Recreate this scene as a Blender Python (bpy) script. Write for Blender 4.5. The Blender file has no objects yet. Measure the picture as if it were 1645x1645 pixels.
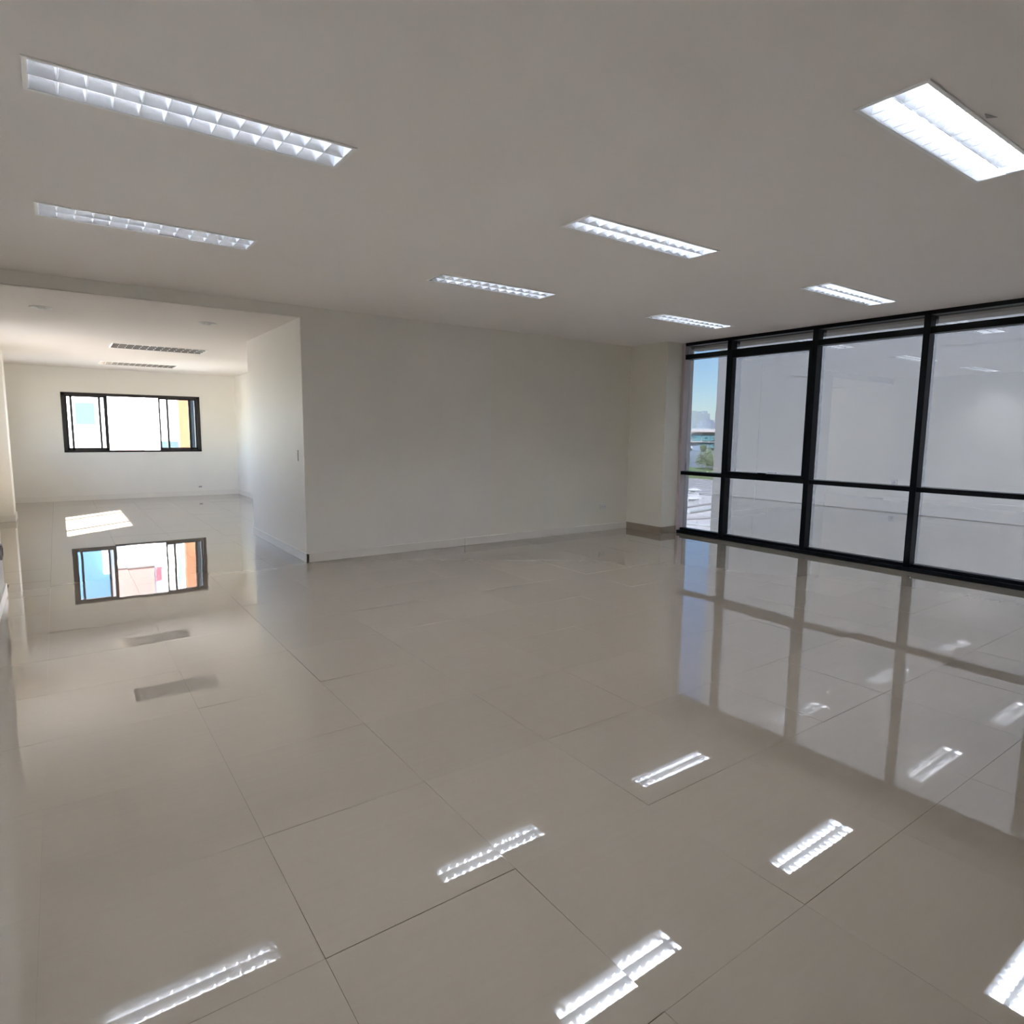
import bpy, bmesh, math, random
from mathutils import Vector, Matrix
random.seed(11)
S = bpy.context.scene
C = S.collection

# ------------------------------------------------------------------ camera
HC = 1.396                      # camera height above the floor
F_PX, YAW, PITCH, ROLL = 1021.12, 0.6198, 0.1238, 0.0109
cy, sy, cp, sp = math.cos(YAW), math.sin(YAW), math.cos(PITCH), math.sin(PITCH)
FWD = Vector((sy * cp, cy * cp, -sp)); RGT = Vector((cy, -sy, 0)); UPV = RGT.cross(FWD)
R2 = math.cos(ROLL) * RGT + math.sin(ROLL) * UPV
U2 = -math.sin(ROLL) * RGT + math.cos(ROLL) * UPV
cam_data = bpy.data.cameras.new('camera'); cam = bpy.data.objects.new('camera', cam_data); C.objects.link(cam)
cam_data.sensor_fit = 'HORIZONTAL'; cam_data.sensor_width = 36.0; cam_data.lens = 36.0 * F_PX / 1645.0
cam_data.clip_start = 0.05; cam_data.clip_end = 2000
m = Matrix((R2, U2, -FWD)).transposed().to_4x4(); m.translation = Vector((0, 0, HC)); cam.matrix_world = m
S.camera = cam

# ------------------------------------------------------------------ sky, sun, exposure
SUN_DIR = Vector((0.80, 0.70, -1.0)).normalized()          # the way the light travels
w = bpy.data.worlds.new('sky'); S.world = w; w.use_nodes = True
nt = w.node_tree; bg = nt.nodes['Background']
sky = nt.nodes.new('ShaderNodeTexSky'); sky.sky_type = 'NISHITA'; sky.sun_disc = False
sky.sun_elevation = math.asin(-SUN_DIR.z); sky.sun_rotation = math.atan2(-SUN_DIR.x, -SUN_DIR.y)
sky.air_density = 1.0; sky.dust_density = 0.3; sky.ozone_density = 5.0; sky.altitude = 20
nt.links.new(sky.outputs[0], bg.inputs[0]); bg.inputs[1].default_value = 0.375
sd = bpy.data.lights.new('sun', 'SUN'); sun = bpy.data.objects.new('sun', sd); C.objects.link(sun)
sd.energy = 30.5; sd.angle = math.radians(0.53); sd.color = (1.0, 0.965, 0.93)
sun.rotation_euler = SUN_DIR.to_track_quat('-Z', 'Y').to_euler(); sun.location = (-20, -20, 30)
vs = S.view_settings
S.display_settings.display_device = 'sRGB'
vs.view_transform = 'Standard'; vs.look = 'None'; vs.gamma = 1.0; vs.use_curve_mapping = False
vs.exposure = 1.56
cyc = S.cycles
cyc.use_denoising = True
cyc.max_bounces = 14; cyc.diffuse_bounces = 8; cyc.glossy_bounces = 8; cyc.transparent_max_bounces = 24
cyc.sample_clamp_indirect = 8.0
cyc.blur_glossy = 0.25
cyc.use_adaptive_sampling = False
cyc.denoising_prefilter = 'ACCURATE'

LAMP = 14.5                     # radiance of a lit fluorescent tube

# ------------------------------------------------------------------ helpers
def node_mat(name):
    mt = bpy.data.materials.new(name); mt.use_nodes = True
    return mt, mt.node_tree, mt.node_tree.nodes['Principled BSDF']

def paint(name, col, rough=0.6, var=0.03, scale=3.0, spec=0.5, metal=0.0, bump=0.0, bscale=60.0):
    mt, t, b = node_mat(name)
    tc = t.nodes.new('ShaderNodeTexCoord')
    nz = t.nodes.new('ShaderNodeTexNoise'); nz.inputs['Scale'].default_value = scale; nz.inputs['Detail'].default_value = 4
    t.links.new(tc.outputs['Object'], nz.inputs['Vector'])
    rp = t.nodes.new('ShaderNodeValToRGB')
    rp.color_ramp.elements[0].position = 0.3; rp.color_ramp.elements[1].position = 0.7
    rp.color_ramp.elements[0].color = (*[c * (1 - var) for c in col], 1)
    rp.color_ramp.elements[1].color = (*[min(1, c * (1 + var)) for c in col], 1)
    t.links.new(nz.outputs['Fac'], rp.inputs[0]); t.links.new(rp.outputs[0], b.inputs['Base Color'])
    b.inputs['Roughness'].default_value = rough; b.inputs['Metallic'].default_value = metal
    b.inputs['Specular IOR Level'].default_value = spec
    if bump:
        n2 = t.nodes.new('ShaderNodeTexNoise'); n2.inputs['Scale'].default_value = bscale; n2.inputs['Detail'].default_value = 3
        t.links.new(tc.outputs['Object'], n2.inputs['Vector'])
        bp = t.nodes.new('ShaderNodeBump'); bp.inputs['Strength'].default_value = bump; bp.inputs['Distance'].default_value = 0.01
        t.links.new(n2.outputs['Fac'], bp.inputs['Height']); t.links.new(bp.outputs[0], b.inputs['Normal'])
    return mt

def emit_mat(name, col, strength):
    mt, t, b = node_mat(name)
    b.inputs['Base Color'].default_value = (0.9, 0.9, 0.9, 1)
    b.inputs['Emission Color'].default_value = (*col, 1); b.inputs['Emission Strength'].default_value = strength
    return mt

def glass_mat(name, tint, r0, r90):
    """architectural pane: partly mirrored, the rest passes tinted"""
    mt = bpy.data.materials.new(name); mt.use_nodes = True; t = mt.node_tree; t.nodes.clear()
    out = t.nodes.new('ShaderNodeOutputMaterial'); mx = t.nodes.new('ShaderNodeMixShader')
    tr = t.nodes.new('ShaderNodeBsdfTransparent'); gl = t.nodes.new('ShaderNodeBsdfGlossy')
    tr.inputs[0].default_value = (*tint, 1); gl.inputs['Roughness'].default_value = 0.0
    gl.inputs[0].default_value = (1.0, 0.97, 0.93, 1)
    lw = t.nodes.new('ShaderNodeLayerWeight'); lw.inputs[0].default_value = 0.5
    pw = t.nodes.new('ShaderNodeMath'); pw.operation = 'POWER'; pw.inputs[1].default_value = 4.0
    mr = t.nodes.new('ShaderNodeMapRange'); mr.inputs['To Min'].default_value = r0; mr.inputs['To Max'].default_value = r90
    t.links.new(lw.outputs['Facing'], pw.inputs[0]); t.links.new(pw.outputs[0], mr.inputs['Value'])
    t.links.new(mr.outputs[0], mx.inputs[0]); t.links.new(tr.outputs[0], mx.inputs[1]); t.links.new(gl.outputs[0], mx.inputs[2])
    t.links.new(mx.outputs[0], out.inputs[0])
    return mt

def tile_mat():
    mt, t, b = node_mat('polished_porcelain')
    tc = t.nodes.new('ShaderNodeTexCoord'); oi = t.nodes.new('ShaderNodeObjectInfo')
    geo = t.nodes.new('ShaderNodeNewGeometry')
    # long faint veins running along X
    mp = t.nodes.new('ShaderNodeMapping'); mp.inputs['Scale'].default_value = (2.2, 42.0, 1.0)
    t.links.new(geo.outputs['Position'], mp.inputs['Vector'])
    nz = t.nodes.new('ShaderNodeTexNoise'); nz.inputs['Scale'].default_value = 1.0; nz.inputs['Detail'].default_value = 6; nz.inputs['Roughness'].default_value = 0.62
    t.links.new(mp.outputs[0], nz.inputs['Vector'])
    rp = t.nodes.new('ShaderNodeValToRGB'); e = rp.color_ramp.elements
    e[0].position = 0.30; e[0].color = (0.331, 0.286, 0.228, 1); e[1].position = 0.72; e[1].color = (0.342, 0.296, 0.237, 1)
    t.links.new(nz.outputs['Fac'], rp.inputs[0])
    hs = t.nodes.new('ShaderNodeHueSaturation')
    mr = t.nodes.new('ShaderNodeMapRange'); mr.inputs['To Min'].default_value = 0.975; mr.inputs['To Max'].default_value = 1.025
    t.links.new(oi.outputs['Random'], mr.inputs['Value']); t.links.new(mr.outputs[0], hs.inputs['Value'])
    t.links.new(rp.outputs[0], hs.inputs['Color']); t.links.new(hs.outputs[0], b.inputs['Base Color'])
    b.inputs['Roughness'].default_value = 0.014; b.inputs['Coat Weight'].default_value = 0.35; b.inputs['Coat IOR'].default_value = 1.7; b.inputs['Coat Roughness'].default_value = 0.012; b.inputs['IOR'].default_value = 2.0
    wv = t.nodes.new('ShaderNodeTexNoise'); wv.inputs['Scale'].default_value = 2.6; wv.inputs['Detail'].default_value = 1
    t.links.new(geo.outputs['Position'], wv.inputs['Vector'])
    bp = t.nodes.new('ShaderNodeBump'); bp.inputs['Strength'].default_value = 1.0; bp.inputs['Distance'].default_value = 0.00016
    t.links.new(wv.outputs['Fac'], bp.inputs['Height']); t.links.new(bp.outputs[0], b.inputs['Normal']); t.links.new(bp.outputs[0], b.inputs['Coat Normal'])
    return mt

M = {}

M['wall'] = paint('cream_wall_paint', (0.84, 0.82, 0.77), 0.55, 0.02, 1.2, 0.35, bump=0.05, bscale=35)
M['wall2'] = paint('warm_wall_paint', (0.84, 0.815, 0.735), 0.55, 0.02, 1.2, 0.35, bump=0.05, bscale=35)
M['ceil'] = paint('ceiling_paint', (0.80, 0.76, 0.72), 0.8, 0.012, 0.8, 0.2)
M['base'] = paint('white_skirting', (0.80, 0.775, 0.72), 0.35, 0.02, 4)
M['stone'] = paint('beige_stone_skirting', (0.40, 0.335, 0.265), 0.15, 0.08, 9)
M['grout'] = paint('grout', (0.23, 0.20, 0.165), 0.9, 0.1, 20)
M['tile'] = tile_mat()
M['alu'] = paint('black_aluminium', (0.002, 0.004, 0.007), 0.4, 0.1, 8, 0.15)
M['bronze'] = paint('dark_bronze_aluminium', (0.022, 0.018, 0.018), 0.35, 0.1, 8)
M['tint'] = glass_mat('tinted_mirror_glass', (0.102, 0.113, 0.126), 0.33, 0.75)
M['jamb'] = paint('mauve_jamb_paint', (0.52, 0.46, 0.47), 0.6, 0.03, 3)
M['bare'] = glass_mat('uncoated_glass_face', (1.0, 1.0, 1.0), 0.0, 0.0)
M['clear'] = glass_mat('clear_glass', (0.95, 0.97, 0.97), 0.03, 0.5)
M['white'] = paint('white_enamel', (0.82, 0.82, 0.80), 0.35, 0.01, 5)
M['refl'] = paint('satin_reflector', (0.86, 0.89, 0.93), 0.2, 0.01, 5, 0.5, metal=0.90)
M['blade'] = paint('satin_louver', (0.82, 0.85, 0.88), 0.3, 0.01, 5, 0.5, metal=0.82)
M['greyrefl'] = paint('dull_mirror_reflector', (0.60, 0.60, 0.61), 0.22, 0.02, 5, 0.5, metal=0.9)
M['tube'] = emit_mat('lit_fluorescent', (0.93, 0.94, 1.0), LAMP)
M['tubeoff'] = paint('unlit_fluorescent', (0.80, 0.81, 0.80), 0.3, 0.01, 5)
M['cap'] = paint('tube_end_metal', (0.55, 0.56, 0.57), 0.3, 0.02, 5, metal=0.8)
M['plastic'] = paint('white_plastic', (0.80, 0.79, 0.76), 0.3, 0.01, 6)
M['dark'] = paint('dark_plastic', (0.05, 0.045, 0.045), 0.5, 0.05, 6)
M['concrete'] = paint('concrete', (0.36, 0.35, 0.34), 0.85, 0.08, 2)
M['plaster'] = paint('grey_plaster', (0.20, 0.20, 0.208), 0.85, 0.05, 0.45, 0.2, bump=0.12, bscale=6)

def link(name, me, mats, parent=None, kind=None):
    o = bpy.data.objects.new(name, me); C.objects.link(o)
    if not isinstance(mats, (list, tuple)): mats = [mats]
    for mm in mats:
        if len(me.materials) < len(mats): me.materials.append(mm)
    if parent: o.parent = parent
    if kind: o['kind'] = kind
    return o

def bm_box(bm, lo, hi):
    x0, y0, z0 = lo; x1, y1, z1 = hi
    v = [bm.verts.new(p) for p in ((x0,y0,z0),(x1,y0,z0),(x1,y1,z0),(x0,y1,z0),(x0,y0,z1),(x1,y0,z1),(x1,y1,z1),(x0,y1,z1))]
    for f in ((0,3,2,1),(4,5,6,7),(0,1,5,4),(1,2,6,5),(2,3,7,6),(3,0,4,7)):
        bm.faces.new([v[i] for i in f])

def mesh_of(bm, name):
    me = bpy.data.meshes.new(name); bm.normal_update(); bm.to_mesh(me); bm.free(); return me

def boxes(name, lst, mat, parent=None, kind=None, bevel=0.0):
    bm = bmesh.new()
    for lo, hi in lst: bm_box(bm, lo, hi)
    if bevel:
        bmesh.ops.bevel(bm, geom=bm.edges[:], offset=bevel, segments=1, affect='EDGES', profile=0.5)
    return link(name, mesh_of(bm, name), mat, parent, kind)

def box(name, lo, hi, mat, parent=None, kind=None, bevel=0.0):
    return boxes(name, [(lo, hi)], mat, parent, kind, bevel)

def tag(o, label, cat, group=None):
    o['label'] = label; o['category'] = cat
    if group: o['group'] = group
    return o

def empty(name, loc, label=None, cat=None, group=None, kind=None):
    o = bpy.data.objects.new(name, None); C.objects.link(o); o.location = loc; o.empty_display_size = 0.1
    if label: tag(o, label, cat, group)
    if kind: o['kind'] = kind
    return o

def prism_x(bm, prof, x0, x1, closed=True):
    """profile of (y,z) swept along X"""
    a = [bm.verts.new((x0, y, z)) for y, z in prof]; b = [bm.verts.new((x1, y, z)) for y, z in prof]
    n = len(prof)
    for i in range(n if closed else n - 1):
        j = (i + 1) % n
        bm.faces.new((a[i], a[j], b[j], b[i]))
    if closed:
        bm.faces.new(a[::-1]); bm.faces.new(b)

def cyl_between(bm, p0, p1, r, n=12):
    p0 = Vector(p0); p1 = Vector(p1); d = (p1 - p0).normalized()
    u = d.orthogonal().normalized(); v = d.cross(u)
    a = []; b = []
    for i in range(n):
        t = 2 * math.pi * i / n; o = (u * math.cos(t) + v * math.sin(t)) * r
        a.append(bm.verts.new(p0 + o)); b.append(bm.verts.new(p1 + o))
    for i in range(n):
        j = (i + 1) % n; bm.faces.new((a[i], a[j], b[j], b[i]))
    bm.faces.new(a[::-1]); bm.faces.new(b)

# ------------------------------------------------------------------ dimensions
H = 2.656                      # main ceiling
H2 = 2.541                     # lower ceiling of the far room
XC, YB = 2.0955, 6.69          # free corner of the back wall
XL = -0.43                     # left wall of the main room
XW = 7.187                     # inner face of the window wall
YF = 14.9                      # far wall
XFL, XFR = -0.80, 3.21         # far room side walls
YJ = 8.93                      # end of the jamb wall
Y0 = -2.5                      # wall behind the camera
FIX = [('A', 0.58, 1.26), ('A', 0.58, 3.01), ('A', 0.58, 4.75), ('M', 3.198, 1.256), ('M', 3.198, 3.027), ('M', 3.198, 4.779),
       ('R', 5.876, 1.27), ('R', 5.876, 3.045), ('R', 5.876, 4.8215)]
FL, FW = 1.2, 0.268
FAR = [(1.285, 10.56), (1.285, 13.42)]
FFW = 0.60
DOWN = [(-0.045, 7.735), (1.415, 7.705)]

# ------------------------------------------------------------------ the shell
def slab_with_holes(bm, x0, x1, y0, y1, z, holes):
    xs = sorted({x0, x1, *[h[0] for h in holes], *[h[1] for h in holes]})
    ys = sorted({y0, y1, *[h[2] for h in holes], *[h[3] for h in holes]})
    for i in range(len(xs) - 1):
        for j in range(len(ys) - 1):
            cx = (xs[i] + xs[i+1]) / 2; cyy = (ys[j] + ys[j+1]) / 2
            if any(h[0] < cx < h[1] and h[2] < cyy < h[3] for h in holes): continue
            q = [bm.verts.new(p) for p in ((xs[i], ys[j], z), (xs[i], ys[j+1], z), (xs[i+1], ys[j+1], z), (xs[i+1], ys[j], z))]
            bm.faces.new(q)
    bmesh.ops.remove_doubles(bm, verts=bm.verts[:], dist=1e-5)

bm = bmesh.new()
slab_with_holes(bm, XL - 0.3, XW + 0.25, Y0 - 0.1, YB + 0.02, H,
                [(x - FL/2 + 0.012, x + FL/2 - 0.012, y - FW/2 + 0.012, y + FW/2 - 0.012) for _, x, y in FIX])
link('ceiling', mesh_of(bm, 'ceiling'), M['ceil'], None, 'structure')
bm = bmesh.new()
slab_with_holes(bm, XFL - 0.1, XFR + 0.1, YB, YF + 0.1, H2,
                [(x - FL/2 + 0.012, x + FL/2 - 0.012, y - FFW/2 + 0.012, y + FFW/2 - 0.012) for x, y in FAR] +
                [(x - 0.06, x + 0.06, y - 0.06, y + 0.06) for x, y in DOWN])
link('ceiling', mesh_of(bm, 'ceiling_far'), M['ceil'], None, 'structure')
box('wall_header', (XFL - 0.1, YB, H2), (XC, YB + 0.02, H + 0.25), M['wall'], None, 'structure')
box('roof_slab', (-1.05, Y0 - 0.25, 2.95), (7.42, YF + 0.25, 3.2), M['concrete'], None, 'structure')

floor = box('floor', (-1.0, Y0 - 0.2, -0.30), (7.44, YF + 0.2, -0.004), M['grout'], None, 'structure')

# back wall: solid block whose left face is the jamb of the opening; left half stands slightly proud
bm = bmesh.new()
prof = [(XC, YB), (4.45, YB), (4.45, YB + 0.008), (XW + 0.25, YB + 0.008), (XW + 0.25, YJ), (XC, YJ)]
a = [bm.verts.new((x, y, -0.02)) for x, y in prof]; b = [bm.verts.new((x, y, 2.95)) for x, y in prof]
for i in range(6): bm.faces.new((a[i], a[(i+1) % 6], b[(i+1) % 6], b[i]))
bm.faces.new(a[::-1]); bm.faces.new(b)
wb = link('wall_back', mesh_of(bm, 'wall_back'), M['wall'], None, 'structure')
wb.data.materials.append(M['wall2'])
for pl in wb.data.polygons:
    if pl.normal.y < -0.9 and pl.center.x > 4.5: pl.material_index = 1
box('wall_far_right', (XFR, YJ, -0.02), (XFR + 0.2, YF + 0.2, 2.95), M['wall'], None, 'structure')
box('wall_column', (6.885, 6.02, -0.02), (7.44, YB + 0.03, 2.95), M['wall2'], None, 'structure')
box('wall_left', (-1.0, Y0 - 0.2, -0.02), (XL, YB, 2.95), M['wall'], None, 'structure')
box('wall_front', (XL - 0.05, Y0 - 0.2, -0.02), (XW + 0.25, Y0, 2.95), M['wall'], None, 'structure')
YWE = -0.57                    # near end of the window wall
box('wall_right', (XW, Y0, -0.02), (XW + 0.25, YWE, 2.95), M['wall'], None, 'structure')
# far wall with the window opening
WX0, WX1, WZ0, WZ1 = 0.107, 2.50, 0.932, 2.075
boxes('wall_far', [((-1.0, YF, -0.02), (WX0, YF + 0.2, 2.95)), ((WX1, YF, -0.02), (XFR + 0.05, YF + 0.2, 2.95)),
                   ((WX0, YF, -0.02), (WX1, YF + 0.2, WZ0)), ((WX0, YF, WZ1), (WX1, YF + 0.2, 2.95))], M['wall'], None, 'structure')
# far room left wall with its sunny window, and the pilaster beyond it
LY0, LY1, LZ0, LZ1 = 9.05, 11.42, 1.0, 2.27
boxes('wall_far_left', [((-1.0, YB, -0.02), (XFL, LY0, 2.95)), ((-1.0, LY1, -0.02), (XFL, 12.62, 2.95)), ((-1.0, 13.85, -0.02), (XFL, YF + 0.1, 2.95)),
                        ((-1.0, 12.62, -0.02), (XFL, 13.85, LZ0)), ((-1.0, 12.62, LZ1), (XFL, 13.85, 2.95)),  # pieces around the added opening, cut unseen to light the far wall
                        ((-1.0, LY0, -0.02), (XFL, LY1, LZ0)), ((-1.0, LY0, LZ1), (XFL, LY1, 2.95))], M['wall'], None, 'structure')
box('wall_pilaster', (XFL - 0.02, 11.97, -0.02), (-0.585, 12.45, 2.6), M['wall'], None, 'structure')

# skirting
box('baseboard_back', (XC - 0.006, YB - 0.012, 0), (4.05, YB + 0.02, 0.095), M['base'], None, 'structure', 0.002)
box('baseboard_back', (4.055, YB - 0.012, 0), (6.88, YB + 0.02, 0.095), M['base'], None, 'structure', 0.002)
box('baseboard_jamb', (XC - 0.012, YB - 0.012, 0), (XC + 0.02, YJ + 0.012, 0.10), M['base'], None, 'structure', 0.002)
bm = bmesh.new()
bm_box(bm, (6.870, 6.005, 0), (7.18, 6.03, 0.095)); bm_box(bm, (6.870, 6.03, 0), (6.895, YB - 0.0, 0.095))
link('baseboard_column', mesh_of(bm, 'baseboard_column'), M['stone'], None, 'structure')
box('baseboard_far', (XFL, YF - 0.012, 0), (XFR, YF + 0.01, 0.10), M['base'], None, 'structure')
box('baseboard_far_right', (XFR - 0.012, YJ, 0), (XFR + 0.01, YF, 0.10), M['base'], None, 'structure')
box('baseboard_pilaster', (XFL, 11.955, 0), (-0.57, 12.46, 0.10), M['base'], None, 'structure', 0.002)
box('baseboard_left', (XL - 0.01, Y0, 0), (XL + 0.014, YB + 0.01, 0.10), M['base'], None, 'structure', 0.002)

# ------------------------------------------------------------------ floor tiles, each one laid a hair out of level
T, TX, TY = 0.6232, -0.1265, 0.9061
def cam_px(p):
    d = Vector(p) - Vector((0, 0, HC)); z = d.dot(FWD)
    if z < 0.1: return None
    return 822.5 + F_PX * d.dot(R2) / z, 822.5 - F_PX * d.dot(U2) / z
full_mesh = None; gap = 0.0007
rest = bmesh.new()
regions = [(XL, XW + 0.02, Y0, YB), (XFL, XFR, YB, YF)]
tilt_fix = {(1, 0): (-0.0030, 0.0004), (2, 0): (0.0028, -0.0006), (1, 1): (-0.0014, 0.0003), (2, 1): (0.0016, 0.0)}
ntile = 0
for i in range(-3, 13):
    for j in range(-7, 24):
        ax0, ax1, ay0, ay1 = TX + i*T, TX + (i+1)*T, TY + j*T, TY + (j+1)*T
        pieces = []
        for rx0, rx1, ry0, ry1 in regions:
            x0, x1, y0, y1 = max(ax0, rx0), min(ax1, rx1), max(ay0, ry0), min(ay1, ry1)
            if x1 - x0 > 0.01 and y1 - y0 > 0.01: pieces.append((x0, x1, y0, y1))
        if len(pieces) == 2 and abs(pieces[0][3] - pieces[1][2]) < 1e-6:
            # a tile crossing the line of the opening: keep one piece where the opening is
            p, q = pieces
            if p[0] >= XL and p[1] <= XC + 1e-6:
                pieces = [(max(p[0], q[0]), min(p[1], q[1]), p[2], q[3])]
        for x0, x1, y0, y1 in pieces:
            seen = False
            for fx in (0, .25, .5, .75, 1):
                for fy in (0, .25, .5, .75, 1):
                    q = cam_px((x0 + fx*(x1-x0), y0 + fy*(y1-y0), 0))
                    if q and -5 < q[0] < 1650 and -5 < q[1] < 1650: seen = True
            hidden = x0 > XC - 0.05 and y0 > YB + 0.5 and y1 < 12.9
            if not seen or hidden:
                bm_box(rest, (x0 + gap, y0 + gap, -0.010), (x1 - gap, y1 - gap, 0)); continue
            cx, cyy = (x0 + x1) / 2, (y0 + y1) / 2; hx, hy = (x1 - x0)/2 - gap, (y1 - y0)/2 - gap
            whole = abs(hx - (T/2 - gap)) < 1e-5 and abs(hy - (T/2 - gap)) < 1e-5
            if whole and full_mesh: me = full_mesh
            else:
                tb = bmesh.new(); bm_box(tb, (-hx, -hy, -0.010), (hx, hy, 0)); me = mesh_of(tb, 'floor_tile')
                if whole: full_mesh = me
            o = link('floor_tile', me, M['tile'], floor); ntile += 1
            o.location = (cx, cyy, 0)
            rx, ry = random.gauss(0, 0.0009), random.gauss(0, 0.0009)
            if (i, j) in tilt_fix: rx, ry = tilt_fix[(i, j)]
            o.rotation_euler = (rx, ry, 0)
link('floor_tile', mesh_of(rest, 'floor_tile_rest'), M['tile'], floor, 'stuff')

# ------------------------------------------------------------------ window wall on the right (window_1)
win = empty('window_1', (XW, 2.7, 0), kind='structure')
def wbox(name, lo, hi, mat, parent=win, bevel=0.002, label=None):
    o = box(name, tuple(Vector(lo) - Vector((XW, 2.7, 0))), tuple(Vector(hi) - Vector((XW, 2.7, 0))), mat, parent, None, bevel)
    if label: o['label'] = label
    return o
D = 0.12                      # depth of the bars behind the inner face
GX = XW + 0.095               # plane of the glass
ml = [5.985, 5.285, 4.130, 2.968, 1.810, 0.650, -0.51]   # far edge of each mullion
mw = 0.062
for k, y in enumerate(ml):
    if k == 0: wbox('jamb', (XW - 0.004, y - 0.02, 0.02), (GX + 0.03, y + 0.03, H), M['jamb'])
    else: wbox('mullion', (XW, y - mw, 0.02), (XW + D, y, H), M['alu'])
wbox('sill', (XW - 0.012, YWE, 0), (XW + D + 0.02, ml[0], 0.042), M['alu'])
wbox('head', (XW - 0.002, YWE, H - 0.042), (XW + D + 0.01, ml[0], H), M['alu'])
bays = []
for k in range(len(ml) - 1):
    y1 = ml[k] - (0.02 if k == 0 else mw); y0 = ml[k+1]; bays.append((y0, y1))
for k, (y0, y1) in enumerate(bays):
    wbox('sill_bead', (XW + 0.035, y0, 0.042), (XW + 0.115, y1, 0.075), M['alu'])
    wbox('transom', (XW + 0.003, y0, 2.432), (XW + D, y1, 2.497), M['alu'])
    wbox('rail', (XW + 0.003, y0, 0.835), (XW + D, y1, 0.885), M['alu'])
    panes = [(0.07, 0.84), (0.88, 2.44), (2.49, H - 0.035)]
    for q, (z0, z1) in enumerate(panes):
        o = wbox('pane', (-0.004 + GX, y0 - 0.008, z0), (0.004 + GX, y1 + 0.008, z1), M['tint'], bevel=0.0)
        o.data.materials.append(M['bare'])
        for pl in o.data.polygons:
            if pl.normal.x > -0.5: pl.material_index = 1
    if k == 1:
        # the opening sash of the second bay
        sash = empty('sash', (XW, (y0 + y1) / 2, 0.9)); sash.parent = win; sash.location = (0, (y0+y1)/2 - 2.7, 0)
        def sbox(name, lo, hi, mat=M['alu']):
            off = Vector((XW, (y0 + y1)/2, 0))
            return box(name, tuple(Vector(lo) - off), tuple(Vector(hi) - off), mat, sash, None, 0.002)
        xs0, xs1 = XW - 0.006, XW + 0.07
        sbox('sash_rail', (xs0, y0, 2.392), (xs1, y1, 2.44)); sbox('sash_rail', (xs0, y0, 0.878), (xs1, y1, 0.922))
        sbox('sash_stile', (xs0, y0, 0.922), (xs1, y0 + 0.03, 2.392)); sbox('sash_stile', (xs0, y1 - 0.034, 0.922), (xs1, y1, 2.392))
        ym = (y0 + y1) / 2 - 0.01
        sbox('latch', (XW - 0.03, ym - 0.055, 0.905), (XW - 0.004, ym + 0.055, 0.932))

# ------------------------------------------------------------------ sliding window in the far wall (window_2)
w2 = empty('window_2', (1.3, YF, 1.5), kind='structure')
def w2box(name, lo, hi, mat=M['bronze'], parent=w2):
    off = Vector((1.3, YF, 1.5))
    return box(name, tuple(Vector(lo) - off), tuple(Vector(hi) - off), mat, parent, None, 0.002)
fy0, fy1 = YF - 0.012, YF + 0.10
w2box('frame_jamb', (WX0, fy0, WZ0), (WX0 + 0.062, fy1, WZ1)); w2box('frame_jamb', (WX1 - 0.062, fy0, WZ0), (WX1, fy1, WZ1))
w2box('frame_head', (WX0, fy0, WZ1 - 0.055), (WX1, fy1, WZ1)); w2box('frame_sill', (WX0, fy0, WZ0), (WX1, fy1, WZ0 + 0.035))
def sash2(x0, x1, y, sl, sr):
    s = empty('sash', (0, 0, 0)); s.parent = w2
    z0, z1 = WZ0 + 0.03, WZ1 - 0.05
    w2box('sash_stile', (x0, y, z0), (x0 + sl, y + 0.028, z1), parent=s); w2box('sash_stile', (x1 - sr, y, z0), (x1, y + 0.028, z1), parent=s)
    w2box('sash_rail', (x0, y, z0), (x1, y + 0.028, z0 + 0.055), parent=s); w2box('sash_rail', (x0, y, z1 - 0.03), (x1, y + 0.028, z1), parent=s)
    w2box('pane', (x0 + sl - .004, y + 0.011, z0 + 0.05), (x1 - sr + .004, y + 0.017, z1 - 0.026), M['clear'], s)
sash2(0.165, 0.740, YF + 0.050, 0.035, 0.037); sash2(0.242, 0.850, YF + 0.012, 0.040, 0.058)
sash2(1.735, 2.330, YF + 0.012, 0.030, 0.045); sash2(1.880, 2.440, YF + 0.050, 0.040, 0.035)

# sunny window in the left wall of the far room (window_3), out of sight round the corner
w3 = empty('window_3', (XFL, (LY0 + LY1)/2, LZ0), kind='structure')
off3 = Vector((XFL, (LY0 + LY1)/2, LZ0))
def w3box(name, lo, hi): return box(name, tuple(Vector(lo) - off3), tuple(Vector(hi) - off3), M['bronze'], w3, None, 0.0)
w3box('frame_head', (XFL - 0.10, LY0, LZ1 - 0.045), (XFL, LY1, LZ1)); w3box('frame_sill', (XFL - 0.205, LY0, LZ0), (XFL, LY1, LZ0 + 0.045))
for yy in (LY0 + 0.0, 9.70, 10.96, LY1 - 0.05):
    w3box('stile', (XFL - 0.08, yy, LZ0), (XFL - 0.02, yy + 0.05, LZ1))

# unseen window added to brighten the far wall; added sheet outside blocks its sun
w4 = empty('added_window', (XFL, 13.06, LZ0), kind='structure')
off3 = Vector((XFL, 13.06, LZ0))
def w4box(name, lo, hi, mat=M['bronze']): return box(name, tuple(Vector(lo) - off3), tuple(Vector(hi) - off3), mat, w4, None, 0.0)
w4box('frame_head', (XFL - 0.10, 12.62, LZ1 - 0.045), (XFL, 13.85, LZ1)); w4box('frame_sill', (XFL - 0.205, 12.62, LZ0), (XFL, 13.85, LZ0 + 0.045))
for yy in (12.62, 13.2, 13.8): w4box('stile', (XFL - 0.08, yy, LZ0), (XFL - 0.02, yy + 0.05, LZ1))
w4box('sun_blocker', (-2.4, 11.75, 2.31), (-1.0, 15.1, 2.36), M['concrete'])  # added out of view to keep direct sun out of this opening

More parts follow.
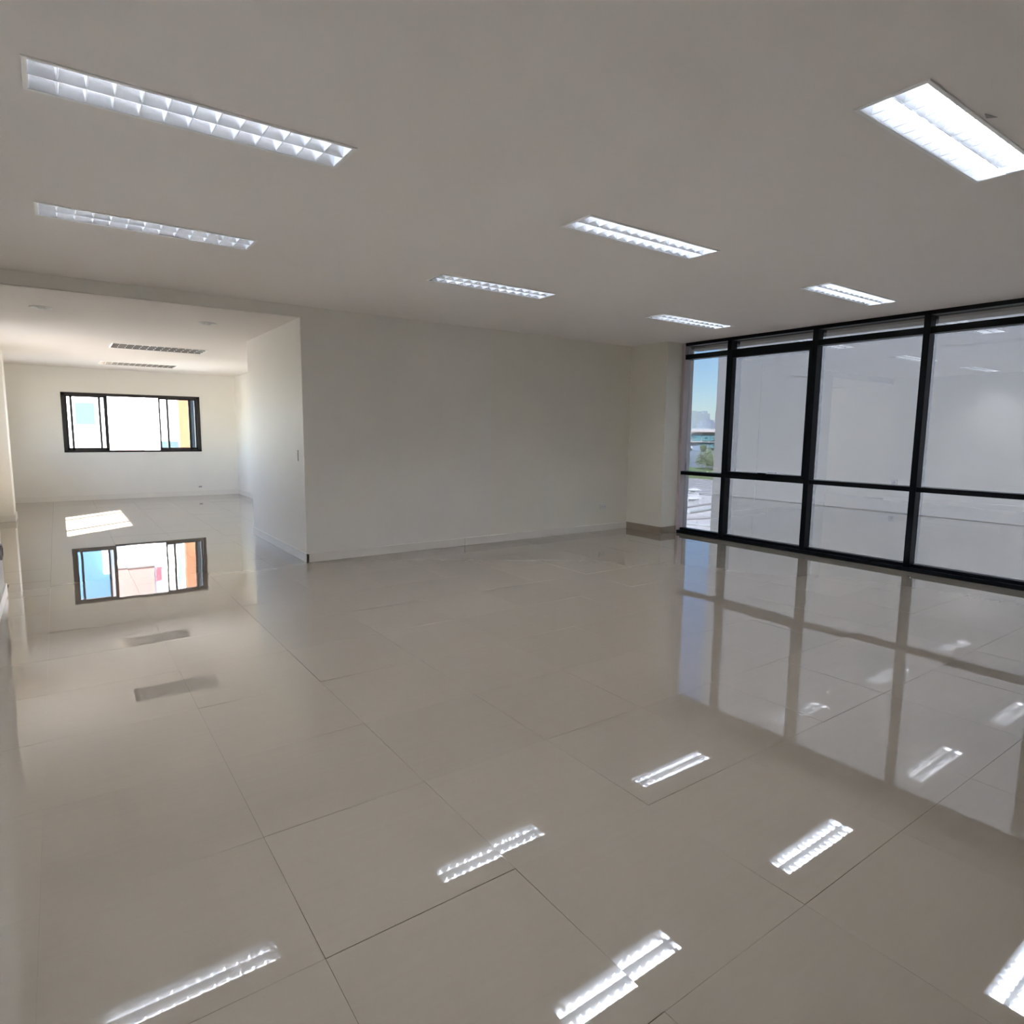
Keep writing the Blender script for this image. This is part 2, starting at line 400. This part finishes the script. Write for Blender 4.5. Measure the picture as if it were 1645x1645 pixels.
# ------------------------------------------------------------------ recessed light fittings
def trough_profile(c, hw, top):
    p = []
    for k in range(17):
        s = -1 + 2 * k / 16
        p.append((c + s * hw, -0.0045 + (top + 0.0045) * (1 - abs(s) ** 2.0)))
    return p

def make_fixture(name, width, bays_n, lit, nblade, mats):
    refl, blade, tube = mats
    root = empty(name, (0, 0, 0))
    L2, W2 = FL/2, width/2; r = 0.014
    boxes('frame', [((-L2, -W2, -0.006), (L2, -W2 + r, 0.001)), ((-L2, W2 - r, -0.006), (L2, W2, 0.001)),
                    ((-L2, -W2 + r, -0.006), (-L2 + r, W2 - r, 0.001)), ((L2 - r, -W2 + r, -0.006), (L2, W2 - r, 0.001))], M['white'], root)
    li, wi = L2 - r, W2 - r; top = 0.078
    boxes('housing', [((-li, -wi, top + 0.012), (li, wi, top + 0.016)), ((-li - 0.003, -wi, 0.0), (-li, wi, top + 0.014)), ((li, -wi, 0.0), (li + 0.003, wi, top + 0.014)),
                      ((-li, -wi - 0.002, 0.0), (li, -wi, top + 0.014)), ((-li, wi, 0.0), (li, wi + 0.002, top + 0.014))], M['white'], root)
    for s in (-1, 1):
        box('end_plate', (min(s * li, s * (li - 0.004)), -wi, -0.004), (max(s * li, s * (li - 0.004)), wi, top + 0.01), blade, root)
    bw = 2 * wi / bays_n
    for b_ in range(bays_n):
        c = -wi + bw * (b_ + 0.5); hw = bw / 2 - 0.0015
        bmx = bmesh.new(); prism_x(bmx, trough_profile(c, hw, top), -li, li, closed=False)
        rf = link('reflector', mesh_of(bmx, 'reflector'), refl, root)
        for poly in rf.data.polygons: poly.use_smooth = True
        bmx = bmesh.new(); cyl_between(bmx, (-li + 0.03, c, 0.062), (li - 0.03, c, 0.062), 0.013, 14)
        tb = link('tube', mesh_of(bmx, 'tube'), tube, root)
        for poly in tb.data.polygons: poly.use_smooth = len(poly.vertices) == 4
        for s in (-1, 1):
            bmx = bmesh.new(); cyl_between(bmx, (s * (li - 0.03), c, 0.062), (s * (li - 0.008), c, 0.062), 0.0135, 12)
            link('end_cap', mesh_of(bmx, 'end_cap'), M['cap'], tb)
        # one blade mesh per bay, shared along the row
        bmx = bmesh.new(); pts = []
        n = 8
        for k in range(n + 1):
            s = -1 + 2 * k / n
            zt = min(top * (1 - abs(s * 0.99) ** 2.0), 0.049 - 0.004 * math.cos(s * math.pi / 2))
            pts.append((c + s * hw * 0.985, max(zt, 0.003)))
        bt, tp = 0.0016, 0.0105
        rows = []
        for y, z in pts:
            t_ = bt + (tp - bt) * (z / 0.049)
            rows.append([bmx.verts.new((-bt, y, 0.001)), bmx.verts.new((bt, y, 0.001)), bmx.verts.new((t_, y, z)), bmx.verts.new((-t_, y, z))])
        for k in range(n):
            A, B = rows[k], rows[k+1]
            for q in range(4): bmx.faces.new((A[q], A[(q+1) % 4], B[(q+1) % 4], B[q]))
        bme = mesh_of(bmx, 'louver_blade')
        for k in range(nblade):
            o = link('louver_blade', bme, blade, root); o.location = (-li + 2 * li * (k + 1) / (nblade + 1), 0, 0)
    for b_ in range(1, bays_n):
        c = -wi + bw * b_
        bmx = bmesh.new(); prism_x(bmx, [(c - 0.0014, -0.0052), (c + 0.0014, -0.0052), (c + 0.0006, 0.004), (c - 0.0006, 0.004)], -li, li)
        link('spine', mesh_of(bmx, 'spine'), refl, root)
    return root

def copy_tree(o, parent=None):
    c = o.copy(); C.objects.link(c); c.parent = parent
    for ch in list(o.children): copy_tree(ch, c)
    return c

lab = {('A', 0): 'lit ceiling light fitting of the left row, nearest the camera and above the frame',
       ('A', 1): 'long lit two-row louvred ceiling light at top left, largest of the left pair',
       ('A', 2): 'narrower lit louvred ceiling light at left, just in front of the dark header beam',
       ('M', 0): 'brightest louvred ceiling light, at top right and cut by the picture edge',
       ('M', 1): 'lit louvred ceiling light in the middle of the ceiling, right of centre',
       ('M', 2): 'lit louvred ceiling light above the blank back wall, far end of the middle row',
       ('R', 0): 'lit ceiling light fitting of the window row, nearest the camera and beyond the frame',
       ('R', 1): 'lit louvred ceiling light close in front of the dark window wall, nearer of two',
       ('R', 2): 'small lit louvred ceiling light by the wall column, farthest of the window row'}
proto = make_fixture('ceiling_light', FW, 2, True, 12, (M['refl'], M['blade'], M['tube']))
cnt = {}
for n_, (row, x, y) in enumerate(FIX):
    o = proto if n_ == 0 else copy_tree(proto)
    k = cnt.get(row, 0); cnt[row] = k + 1
    o.location = (x, y, H); tag(o, lab[(row, k)], 'ceiling light', 'recessed lights of the main room')
fp = make_fixture('unlit_ceiling_light', FFW, 3, False, 12, (M['greyrefl'], M['white'], M['tubeoff']))
for n_, (x, y) in enumerate(FAR):
    o = fp if n_ == 0 else copy_tree(fp)
    o.location = (x, y, H2)
    tag(o, ['unlit grey louvred ceiling light of the far room, nearer and darker one', 'unlit pale ceiling light of the far room, next to the window wall'][n_],
        'ceiling light', 'unlit lights of the far room')

# round downlights in the lower ceiling
def make_down():
    root = empty('downlight', (0, 0, 0))
    n = 28
    def ring(prof, name, mat):
        b_ = bmesh.new(); rows = []
        for r, z in prof: rows.append([b_.verts.new((r * math.cos(2*math.pi*k/n), r * math.sin(2*math.pi*k/n), z)) for k in range(n)])
        for a_, c_ in zip(rows, rows[1:]):
            for k in range(n): b_.faces.new((a_[k], a_[(k+1) % n], c_[(k+1) % n], c_[k]))
        o = link(name, mesh_of(b_, name), mat, root)
        for p in o.data.polygons: p.use_smooth = True
        return o
    ring([(0.094, 0.002), (0.092, -0.008), (0.080, -0.012), (0.058, -0.004), (0.057, 0.004)], 'trim_ring', M['white'])
    ring([(0.057, 0.004), (0.055, 0.05), (0.035, 0.085), (0.001, 0.09)], 'reflector_bowl', M['greyrefl'])
    ring([(0.001, -0.022), (0.016, -0.019), (0.026, -0.006), (0.028, 0.012), (0.022, 0.045), (0.014, 0.07)], 'bulb', M['tubeoff'])
    ring([(0.015, 0.065), (0.015, 0.088)], 'socket', M['cap'])
    return root
dn = make_down()
for n_, (x, y) in enumerate(DOWN):
    o = dn if n_ == 0 else copy_tree(dn)
    o.location = (x, y, H2)
    tag(o, ['round unlit downlight in the lower ceiling, nearest the left picture edge', 'round unlit downlight in the lower ceiling, nearer the free wall corner'][n_], 'downlight', 'downlights of the lower ceiling')

# ------------------------------------------------------------------ small fittings on the walls
sw = empty('light_switch', (XC, 6.915, 1.13), 'small white light switch on the jamb wall near its free edge', 'light switch')
box('plate', (-0.010, -0.036, -0.058), (0.0, 0.036, 0.058), M['plastic'], sw, None, 0.002)
box('rocker', (-0.014, -0.020, -0.022), (-0.009, 0.020, 0.022), M['white'], sw, None, 0.001)
ot = empty('wall_outlet', (6.40, YB + 0.008, 0.35), 'small pale wall outlet low on the back wall beside the column', 'outlet')
box('plate', (-0.058, -0.010, -0.036), (0.058, 0.0, 0.036), M['plastic'], ot, None, 0.002)
for dx in (-0.025, 0.025):
    s_ = box('socket', (dx - 0.015, -0.012, -0.015), (dx + 0.015, -0.009, 0.015), M['white'], ot, None, 0.001)
    for dd in (-0.006, 0.006): box('slot', (dx + dd - 0.0015, -0.0125, -0.006), (dx + dd + 0.0015, -0.0118, 0.006), M['dark'], s_)
o2 = empty('outlet_box', (2.44, YF, 0.185), 'dark little open socket box low on the far wall under the window', 'outlet')
box('plate', (-0.05, -0.006, -0.03), (0.05, 0.0, 0.03), M['plastic'], o2, None, 0.002)
box('opening', (-0.03, -0.008, -0.014), (0.03, -0.005, 0.014), M['concrete'], o2)
o3 = empty('outlet_box', (XL, 6.50, 0.40), 'grey socket box at the left picture edge, low on the wall end', 'outlet')
box('casing', (0.0, -0.06, -0.06), (0.016, 0.06, 0.06), M['concrete'], o3, None, 0.003)
box('socket', (0.015, -0.03, -0.03), (0.019, 0.03, 0.03), M['dark'], o3)
# loose flake beside the nearest lamp
bm = bmesh.new()
v0 = [bm.verts.new(p) for p in ((0, 0, -0.0005), (0.035, 0.004, -0.006), (0.030, -0.035, -0.018), (0.004, -0.012, -0.008))]
v1 = [bm.verts.new((v.co.x, v.co.y, v.co.z + 0.0015)) for v in v0]
bm.faces.new(v0[::-1]); bm.faces.new(v1)
for k in range(4): bm.faces.new((v0[k], v0[(k+1) % 4], v1[(k+1) % 4], v1[k]))
fk = link('loose_flake', mesh_of(bm, 'loose_flake'), M['concrete']); fk.location = (3.04, 1.105, H)
tag(fk, 'small dark loose flake hanging from the ceiling beside the brightest light', 'flake')

# ------------------------------------------------------------------ outside the window wall
XN, YN = 10.7, 8.06
ZJ = HC - 0.1112 * XN
nb = empty('neighbouring_building', (XN, YN, 0), 'grey plastered neighbouring building filling most of the tinted windows', 'building')
def nbox(name, lo, hi, mat): 
    off = Vector((XN, YN, 0)); return box(name, tuple(Vector(lo) - off), tuple(Vector(hi) - off), mat, nb)
nbox('upper_wall', (XN, -14, ZJ + 0.006), (XN + 5, YN, 5.5), M['plaster'])
nbox('lower_wall', (XN, -14, -8.5), (XN + 5, YN, ZJ - 0.006), paint('grey_plaster_shaded', (0.165, 0.166, 0.172), 0.85, 0.06, 0.45, 0.2, bump=0.12, bscale=6))  # darker tone paints in the weaker sky light low on the wall
nbox('joint', (XN + 0.02, -13.9, ZJ - 0.01), (XN + 4.9, YN - 0.02, ZJ + 0.01), M['dark'])
M['crack'] = paint('crack_dirt', (0.13, 0.13, 0.14), 0.9, 0.1, 9)
def crack(pts, wid):
    """ribbon on the wall face; pts given as (y/x, z/x) directions seen from the room"""
    b_ = bmesh.new(); P = []
    for i in range(len(pts) - 1):
        for q in range(5):
            t_ = q / 5; P.append((pts[i][0]*(1-t_) + pts[i+1][0]*t_, pts[i][1]*(1-t_) + pts[i+1][1]*t_))
    P.append(pts[-1])
    P = [(y + random.uniform(-.012, .012), z + random.uniform(-.014, .014)) for y, z in P]
    rows = []
    for k, (y, z) in enumerate(P):
        ww = wid * random.uniform(.5, 1.1)
        rows.append([b_.verts.new((-0.001, y - YN, z + ww)), b_.verts.new((-0.001, y - YN, z - ww)), b_.verts.new((0.004, y - YN, z))])
    for a_, c_ in zip(rows, rows[1:]):
        for q in range(3): b_.faces.new((a_[q], a_[(q+1) % 3], c_[(q+1) % 3], c_[q]))
    link('crack', mesh_of(b_, 'crack'), M['crack'], nb)
def wall_pt(u, v):
    d = FWD + R2 * ((u - 822.5) / F_PX) - U2 * ((v - 822.5) / F_PX); t_ = XN / d.x
    return d.y * t_, HC + d.z * t_
crack([wall_pt(*p) for p in ((1372, 583), (1384, 579), (1392, 576), (1428, 573), (1458, 574), (1466, 563), (1500, 561), (1522, 555), (1556, 554), (1562, 557), (1568, 552), (1645, 545))], 0.008)
crack([wall_pt(*p) for p in ((1265, 606), (1282, 604), (1296, 606), (1276, 604), (1281, 592), (1284, 582), (1271, 580))], 0.007)
crack([wall_pt(*p) for p in ((1172, 843), (1192, 846), (1230, 851), (1262, 855), (1280, 852))], 0.010)
crack([wall_pt(*p) for p in ((1385, 872), (1420, 882), (1452, 890))], 0.008)
crack([wall_pt(*p) for p in ((1478, 862), (1540, 872), (1600, 886))], 0.007)

# own facade just outside the glass
box('wall_outer_band', (7.36, YWE - 1, 2.585), (7.62, 6.1, 2.95), M['concrete'], None, 'structure')

# rooftop next door, sunlit
M['bwhite'] = paint('white_facade', (0.44, 0.44, 0.45), 0.7, 0.04, 0.3)
M['roofw'] = paint('pale_roof_sheet', (0.43, 0.405, 0.41), 0.6, 0.12, 0.6)
M['roofg'] = paint('grey_roof_sheet', (0.27, 0.26, 0.275), 0.6, 0.1, 0.6)
M['steel'] = paint('galvanised_steel', (0.36, 0.37, 0.38), 0.4, 0.1, 3)
ZR = -3.0
shed = empty('low_roof', (30, 24, ZR), 'pale sunlit flat roof seen through the lower part of the narrow end window', 'roof')
def rbox(name, lo, hi, mat, par=shed):
    off = Vector((30, 24, ZR)); return box(name, tuple(Vector(lo) - off), tuple(Vector(hi) - off), mat, par)
rbox('deck', (12, 9.0, ZR - 5.2), (38.5, 44, ZR), M['roofw']); rbox('deck', (38.7, 9.0, ZR - 5.2), (52, 52, ZR + 0.05), M['roofg'])
for q in range(18): rbox('seam', (38.8, 24 + q * 1.2, ZR + 0.05), (51.9, 24.06 + q * 1.2, ZR + 0.10), M['roofg'])
def roof_dir(u, v, z):
    d = FWD + R2 * ((u - 822.5) / F_PX) - U2 * ((v - 822.5) / F_PX); t_ = (z - HC) / d.z
    return Vector((d.x * t_, d.y * t_, z))
def bar(name, p0, p1, r, mat, label, cat, z=None, group=None):
    b_ = bmesh.new(); a_ = roof_dir(*p0, ZR + r); c_ = roof_dir(*p1, ZR + r); mid = (a_ + c_) / 2
    cyl_between(b_, a_ - mid, c_ - mid, r, 8)
    o = link(name, mesh_of(b_, name), mat); o.location = mid
    tag(o, label, cat, group)
bar('roof_duct', (1106, 822), (1142, 816), 0.13, M['steel'], 'thick pale duct lying across the sunlit roof outside the narrow window', 'duct')
bar('roof_pipe', (1100, 815), (1145, 808), 0.07, M['roofg'], 'thin grey pipe on the sunlit roof beyond the thick duct', 'pipe')
bar('roof_pipe', (1098, 833), (1140, 831), 0.08, M['roofg'], 'thin grey pipe on the sunlit roof just in front of the thick duct', 'pipe')
bar('roof_pipe', (1097, 840), (1140, 845), 0.06, M['steel'], 'pale pipe on the sunlit roof nearest the window sill', 'pipe')
for (u, v, lb) in ((1116, 795, 'bright rooftop vent hood farther from the duct'), (1114, 810, 'bright rooftop vent hood next to the grey pipe')):
    p = roof_dir(u, v, ZR); vt = empty('roof_vent', p, lb, 'vent', 'vents on the low roof')
    box('stack', (-0.22, -0.22, 0), (0.22, 0.22, 0.35), M['steel'], vt)
    b_ = bmesh.new(); bm_box(b_, (-0.34, -0.28, 0.35), (0.34, 0.28, 0.40)); t_ = [v for v in b_.verts if v.co.z > .4]
    for v in t_: v.co.x *= .6; v.co.y *= .6; v.co.z += .1
    link('hood', mesh_of(b_, 'hood'), M['bwhite'], vt)

def dirv(u, v, X):
    d = FWD + R2 * ((u - 822.5) / F_PX) - U2 * ((v - 822.5) / F_PX); t_ = X / d.x
    return Vector((X, d.y * t_, HC + d.z * t_))
M['teal'] = paint('teal_panel', (0.10, 0.25, 0.27), 0.5, 0.08, 0.5)
M['dkglass'] = paint('dark_window', (0.06, 0.10, 0.14), 0.15, 0.1, 0.5)
M['bluegrey'] = paint('blue_grey_sheet', (0.16, 0.19, 0.25), 0.6, 0.08, 0.4)
M['haze1'] = paint('pale_tower', (0.30, 0.36, 0.38), 0.8, 0.05, 0.05)  # distance haze is mixed into the tower colours
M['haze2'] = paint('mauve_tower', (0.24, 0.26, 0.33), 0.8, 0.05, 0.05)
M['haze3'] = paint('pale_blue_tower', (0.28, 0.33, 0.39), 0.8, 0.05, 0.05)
M['hwin'] = paint('tower_window_band', (0.23, 0.29, 0.33), 0.6, 0.05, 0.05)
M['grass'] = paint('grass', (0.09, 0.14, 0.05), 0.9, 0.25, 0.6)
M['street'] = paint('street', (0.09, 0.09, 0.088), 0.9, 0.1, 0.05)
box('ground', (-80, -80, -9.0), (900, 900, -8.5), M['street'], None, 'structure')

# teal-and-white block
XT = 66.0
tbl = empty('office_block', (XT, 52, -8.5), 'white and teal office block seen above the tree through the narrow end window', 'building')
def tb_(name, u0, u1, v0, v1, depth, mat, par=None, x=XT):
    p = dirv(u0, v0, x); q = dirv(u1, v1, x); off = Vector((XT, 52, -8.5))
    o = box(name, tuple(Vector((x, min(p.y, q.y), min(p.z, q.z))) - off), tuple(Vector((x + depth, max(p.y, q.y), max(p.z, q.z))) - off), mat, par or tbl)
    return o
pL = dirv(1100, 693, XT); pR = dirv(1158, 694, XT)
off = Vector((XT, 52, -8.5))
box('body', tuple(Vector((XT + .5, pR.y - 8, -8.5)) - off), tuple(Vector((XT + 12, pL.y + 6, 1.25)) - off), M['bwhite'], tbl)
tb_('stair_tower', 1111, 1127, 688.5, 722, 3, M['bwhite'], x=XT - .4)
tb_('roof_edge', 1098, 1160, 692.5, 694.5, 3, paint('clay_roof_edge', (0.52, 0.40, 0.36), .7), x=XT - .9)
for v0, v1 in ((708.5, 711), (720, 722)): tb_('balcony_slab', 1098, 1160, v0, v1, 2, M['bwhite'], x=XT - .8)
for u0, u1, v0, v1 in ((1104, 1110, 698.5, 704.5), (1112, 1125.5, 698.5, 708), (1128.5, 1139.5, 699.5, 708), (1141.5, 1153, 699.5, 708), (1121, 1126, 711.5, 720), (1128.5, 1139.5, 711.5, 720), (1141.5, 1153, 711.5, 720), (1154.5, 1162, 699.5, 708)):
    p_ = tb_('panel', u0, u1, v0, v1, .4, M['teal'], x=XT - .55)
    if u1 - u0 > 8:
        um = (u0 + u1) / 2 - (3.5 if u0 == 1112 else 0); vm = (v0 + v1) / 2 - 1
        tb_('window', um - 2, um + 2, vm - 1.4, vm + 1.4, .2, M['dkglass'], par=p_, x=XT - .62)
# blue-grey shed left of the tree
XG = 58.0
sh = empty('storage_shed', (XG, 46, -8.5), 'blue grey shed with a dark opening left of the tree outside', 'shed')
off = Vector((XG, 46, -8.5))
p = dirv(1100, 724, XG); q = dirv(1122, 757, XG)
box('body', tuple(Vector((XG, q.y, -8.5)) - off), tuple(Vector((XG + 5, p.y, p.z)) - off), M['bluegrey'], sh)
p = dirv(1109.5, 716, XG); q = dirv(1120, 724, XG)
box('tank', tuple(Vector((XG + .3, q.y, q.z)) - off), tuple(Vector((XG + 2, p.y, p.z)) - off), paint('slate_tank', (0.20, 0.26, 0.34), .6), sh)
p = dirv(1103, 734, XG); q = dirv(1108.5, 743, XG)
box('opening', tuple(Vector((XG - .1, q.y, q.z)) - off), tuple(Vector((XG + .1, p.y, p.z)) - off), M['dkglass'], sh)
g0 = dirv(1100, 757, 53.5)
lawn = box('ground', (52.2, 36, -8.5), (57.5, 50, g0.z + 0.25), M['grass'], None, 'structure')

# tree
XT2 = 54.5
base = dirv(1134, 757, XT2); top_ = dirv(1134, 716, XT2)
tr = empty('tree', (XT2, base.y, base.z - 0.4), 'bushy grey-green tree in front of the office block outside', 'tree')
hgt = top_.z - base.z
bm = bmesh.new()
cyl_between(bm, (0, 0, 0), (0, 0.05, hgt * 0.5), 0.07, 8); cyl_between(bm, (0, 0.05, hgt * .4), (0, 0.5, hgt * .8), 0.04, 6); cyl_between(bm, (0, 0.05, hgt * .4), (0.2, -0.6, hgt * .7), 0.04, 6)
link('trunk', mesh_of(bm, 'trunk'), paint('bark', (0.16, 0.13, 0.10), .9), tr)
bm = bmesh.new()
blobs = [(0, 0.25, .62, .75), (0, .75, .45, .6), (0, -.35, .55, .65), (.3, .1, .80, .55), (0, -.85, .48, .62), (-.3, -1.35, .38, .5), (0, .3, .3, .8), (0, -.7, .25, .7), (.1, -1.5, .5, .45), (0, .45, .95, .38)]
for bx_, by_, bz_, br_ in blobs:
    for _ in range(220):
        d = Vector((random.gauss(0, 1), random.gauss(0, 1), random.gauss(0, 1))).normalized() * br_ * random.uniform(.55, 1.0)
        c = Vector((bx_, by_, bz_ * hgt + .3)) + d
        u = Vector((random.gauss(0, 1), random.gauss(0, 1), random.gauss(0, 1))).normalized(); v = u.orthogonal().normalized()
        s = random.uniform(.07, .13)
        bm.faces.new([bm.verts.new(c + u * s), bm.verts.new(c + v * s * .6), bm.verts.new(c - u * s), bm.verts.new(c - v * s * .6)])
M['leaf'] = paint('leaves', (0.12, 0.16, 0.08), 0.6, 0.35, 1.5)
link('crown', mesh_of(bm, 'crown'), M['leaf'], tr, 'stuff')

# far towers
def tower(u0, u1, vtop, X, mat, label, nband):
    p = dirv(u0, vtop, X); q = dirv(u1, vtop, X); y0, y1 = min(p.y, q.y), max(p.y, q.y); z1 = p.z; cyy = (y0 + y1) / 2
    t_ = empty('tower_block', (X, cyy, -8.5), label, 'building', 'far tower blocks'); off = Vector((X, cyy, -8.5))
    box('body', tuple(Vector((X, y0, -8.5)) - off), tuple(Vector((X + 6, y1, z1)) - off), mat, t_)
    box('roof_house', tuple(Vector((X + 1, cyy - (y1-y0)*.2, z1)) - off), tuple(Vector((X + 5, cyy + (y1-y0)*.2, z1 + 1.6)) - off), mat, t_)
    for k in range(nband):
        yy = y0 + (y1 - y0) * (k + .5) / nband
        box('window_strip', tuple(Vector((X - .15, yy - .16*(y1-y0)/nband, -6)) - off), tuple(Vector((X, yy + .16*(y1-y0)/nband, z1 - 1.2)) - off), M['hwin'], t_)
tower(1107, 1113, 664, 336, M['haze1'], 'leftmost pale tower block on the skyline in the narrow window', 3)
tower(1113.5, 1122, 665, 344, M['haze1'], 'pale tower block second from the left on the skyline', 4)
tower(1122.5, 1131.5, 664, 353, M['haze3'], 'tallest pale tower block in the middle of the skyline', 4)
tower(1119, 1129, 681, 300, M['haze3'], 'low pale blue block in front of the skyline towers', 5)
tower(1130, 1142, 679, 318, M['haze2'], 'stepped pale block right of the skyline towers', 5)
tower(1149, 1158, 662, 352, M['haze2'], 'mauve hazy tower at the right end of the skyline', 3)

# ------------------------------------------------------------------ outside the far window
M['fw'] = paint('sunlit_white_render', (0.84, 0.83, 0.81), 0.8, 0.03, 0.3)
M['blue'] = paint('blue_paint', (0.03, 0.085, 0.16), 0.6, 0.05, 0.4)
M['cyan'] = paint('cyan_glass', (0.055, 0.16, 0.17), 0.3, 0.05, 0.4)
M['pink'] = paint('pink_paint', (0.16, 0.085, 0.075), 0.7, 0.05, 0.4)
M['red'] = paint('red_sign', (0.60, 0.03, 0.04), 0.5, 0.05, 0.4)
M['brick'] = paint('orange_brick', (0.15, 0.055, 0.022), 0.85, 0.12, 6)
M['slate'] = paint('slate_blue', (0.03, 0.05, 0.06), 0.6, 0.06, 2)
YO = 28.0
ho = empty('house_opposite', (1.5, YO, -8.5), 'overexposed white building with blue and pink parts opposite the far window', 'building')
off = Vector((1.5, YO, -8.5))
def hb(name, lo, hi, mat, par=None): return box(name, tuple(Vector(lo) - off), tuple(Vector(hi) - off), mat, par or ho)
hb('front_wall', (-6, YO, -8.5), (12, YO + 8, 8.5), M['fw'])
hb('blue_panel', (-3, YO - .12, 2.75), (1.37, YO, 7.5), M['blue'])
hb('white_box', (1.12, YO - .5, 2.7), (1.34, YO - .12, 3.95), M['fw'])
hb('cyan_panel', (0.60, YO - .06, 1.55), (1.17, YO, 2.32), M['cyan'])
hb('pink_band', (1.50, YO - .3, 3.92), (2.78, YO, 7.0), M['pink'])
hb('sign_board', (2.80, YO - .2, 3.2), (3.6, YO, 4.9), M['fw'])
hb('red_mark', (2.86, YO - .24, 3.95), (3.02, YO - .2, 4.5), M['red'])
hb('low_wall', (1.55, YO - 3, -1.0), (2.42, YO - 2.8, 0.98), M['pink'])
hb('railing_panel', (2.9, YO - 3, -1.0), (3.7, YO - 2.9, 0.98), M['slate'])
# brick pier close to the window
pier = empty('brick_pier', (2.5, 17, -8.5), 'orange brick pier outside the right pane of the far window', 'pier')
box('shaft', (-0.10, 0.0, 0), (0.125, 0.30, 13.5), M['brick'], pier)
box('cap', (-0.14, -0.04, 13.5), (0.165, 0.34, 13.6), M['concrete'], pier)
sc = empty('side_screen', (3.3, 17.1, -8.5), 'slate blue screen wall right of the brick pier outside', 'screen')
box('sheet', (-0.672, 0.0, 0), (1.2, 0.06, 13.0), M['slate'], sc)
box('top_rail', (-0.672, -0.03, 13.0), (1.2, 0.09, 13.08), M['steel'], sc)
print('tiles', ntile)
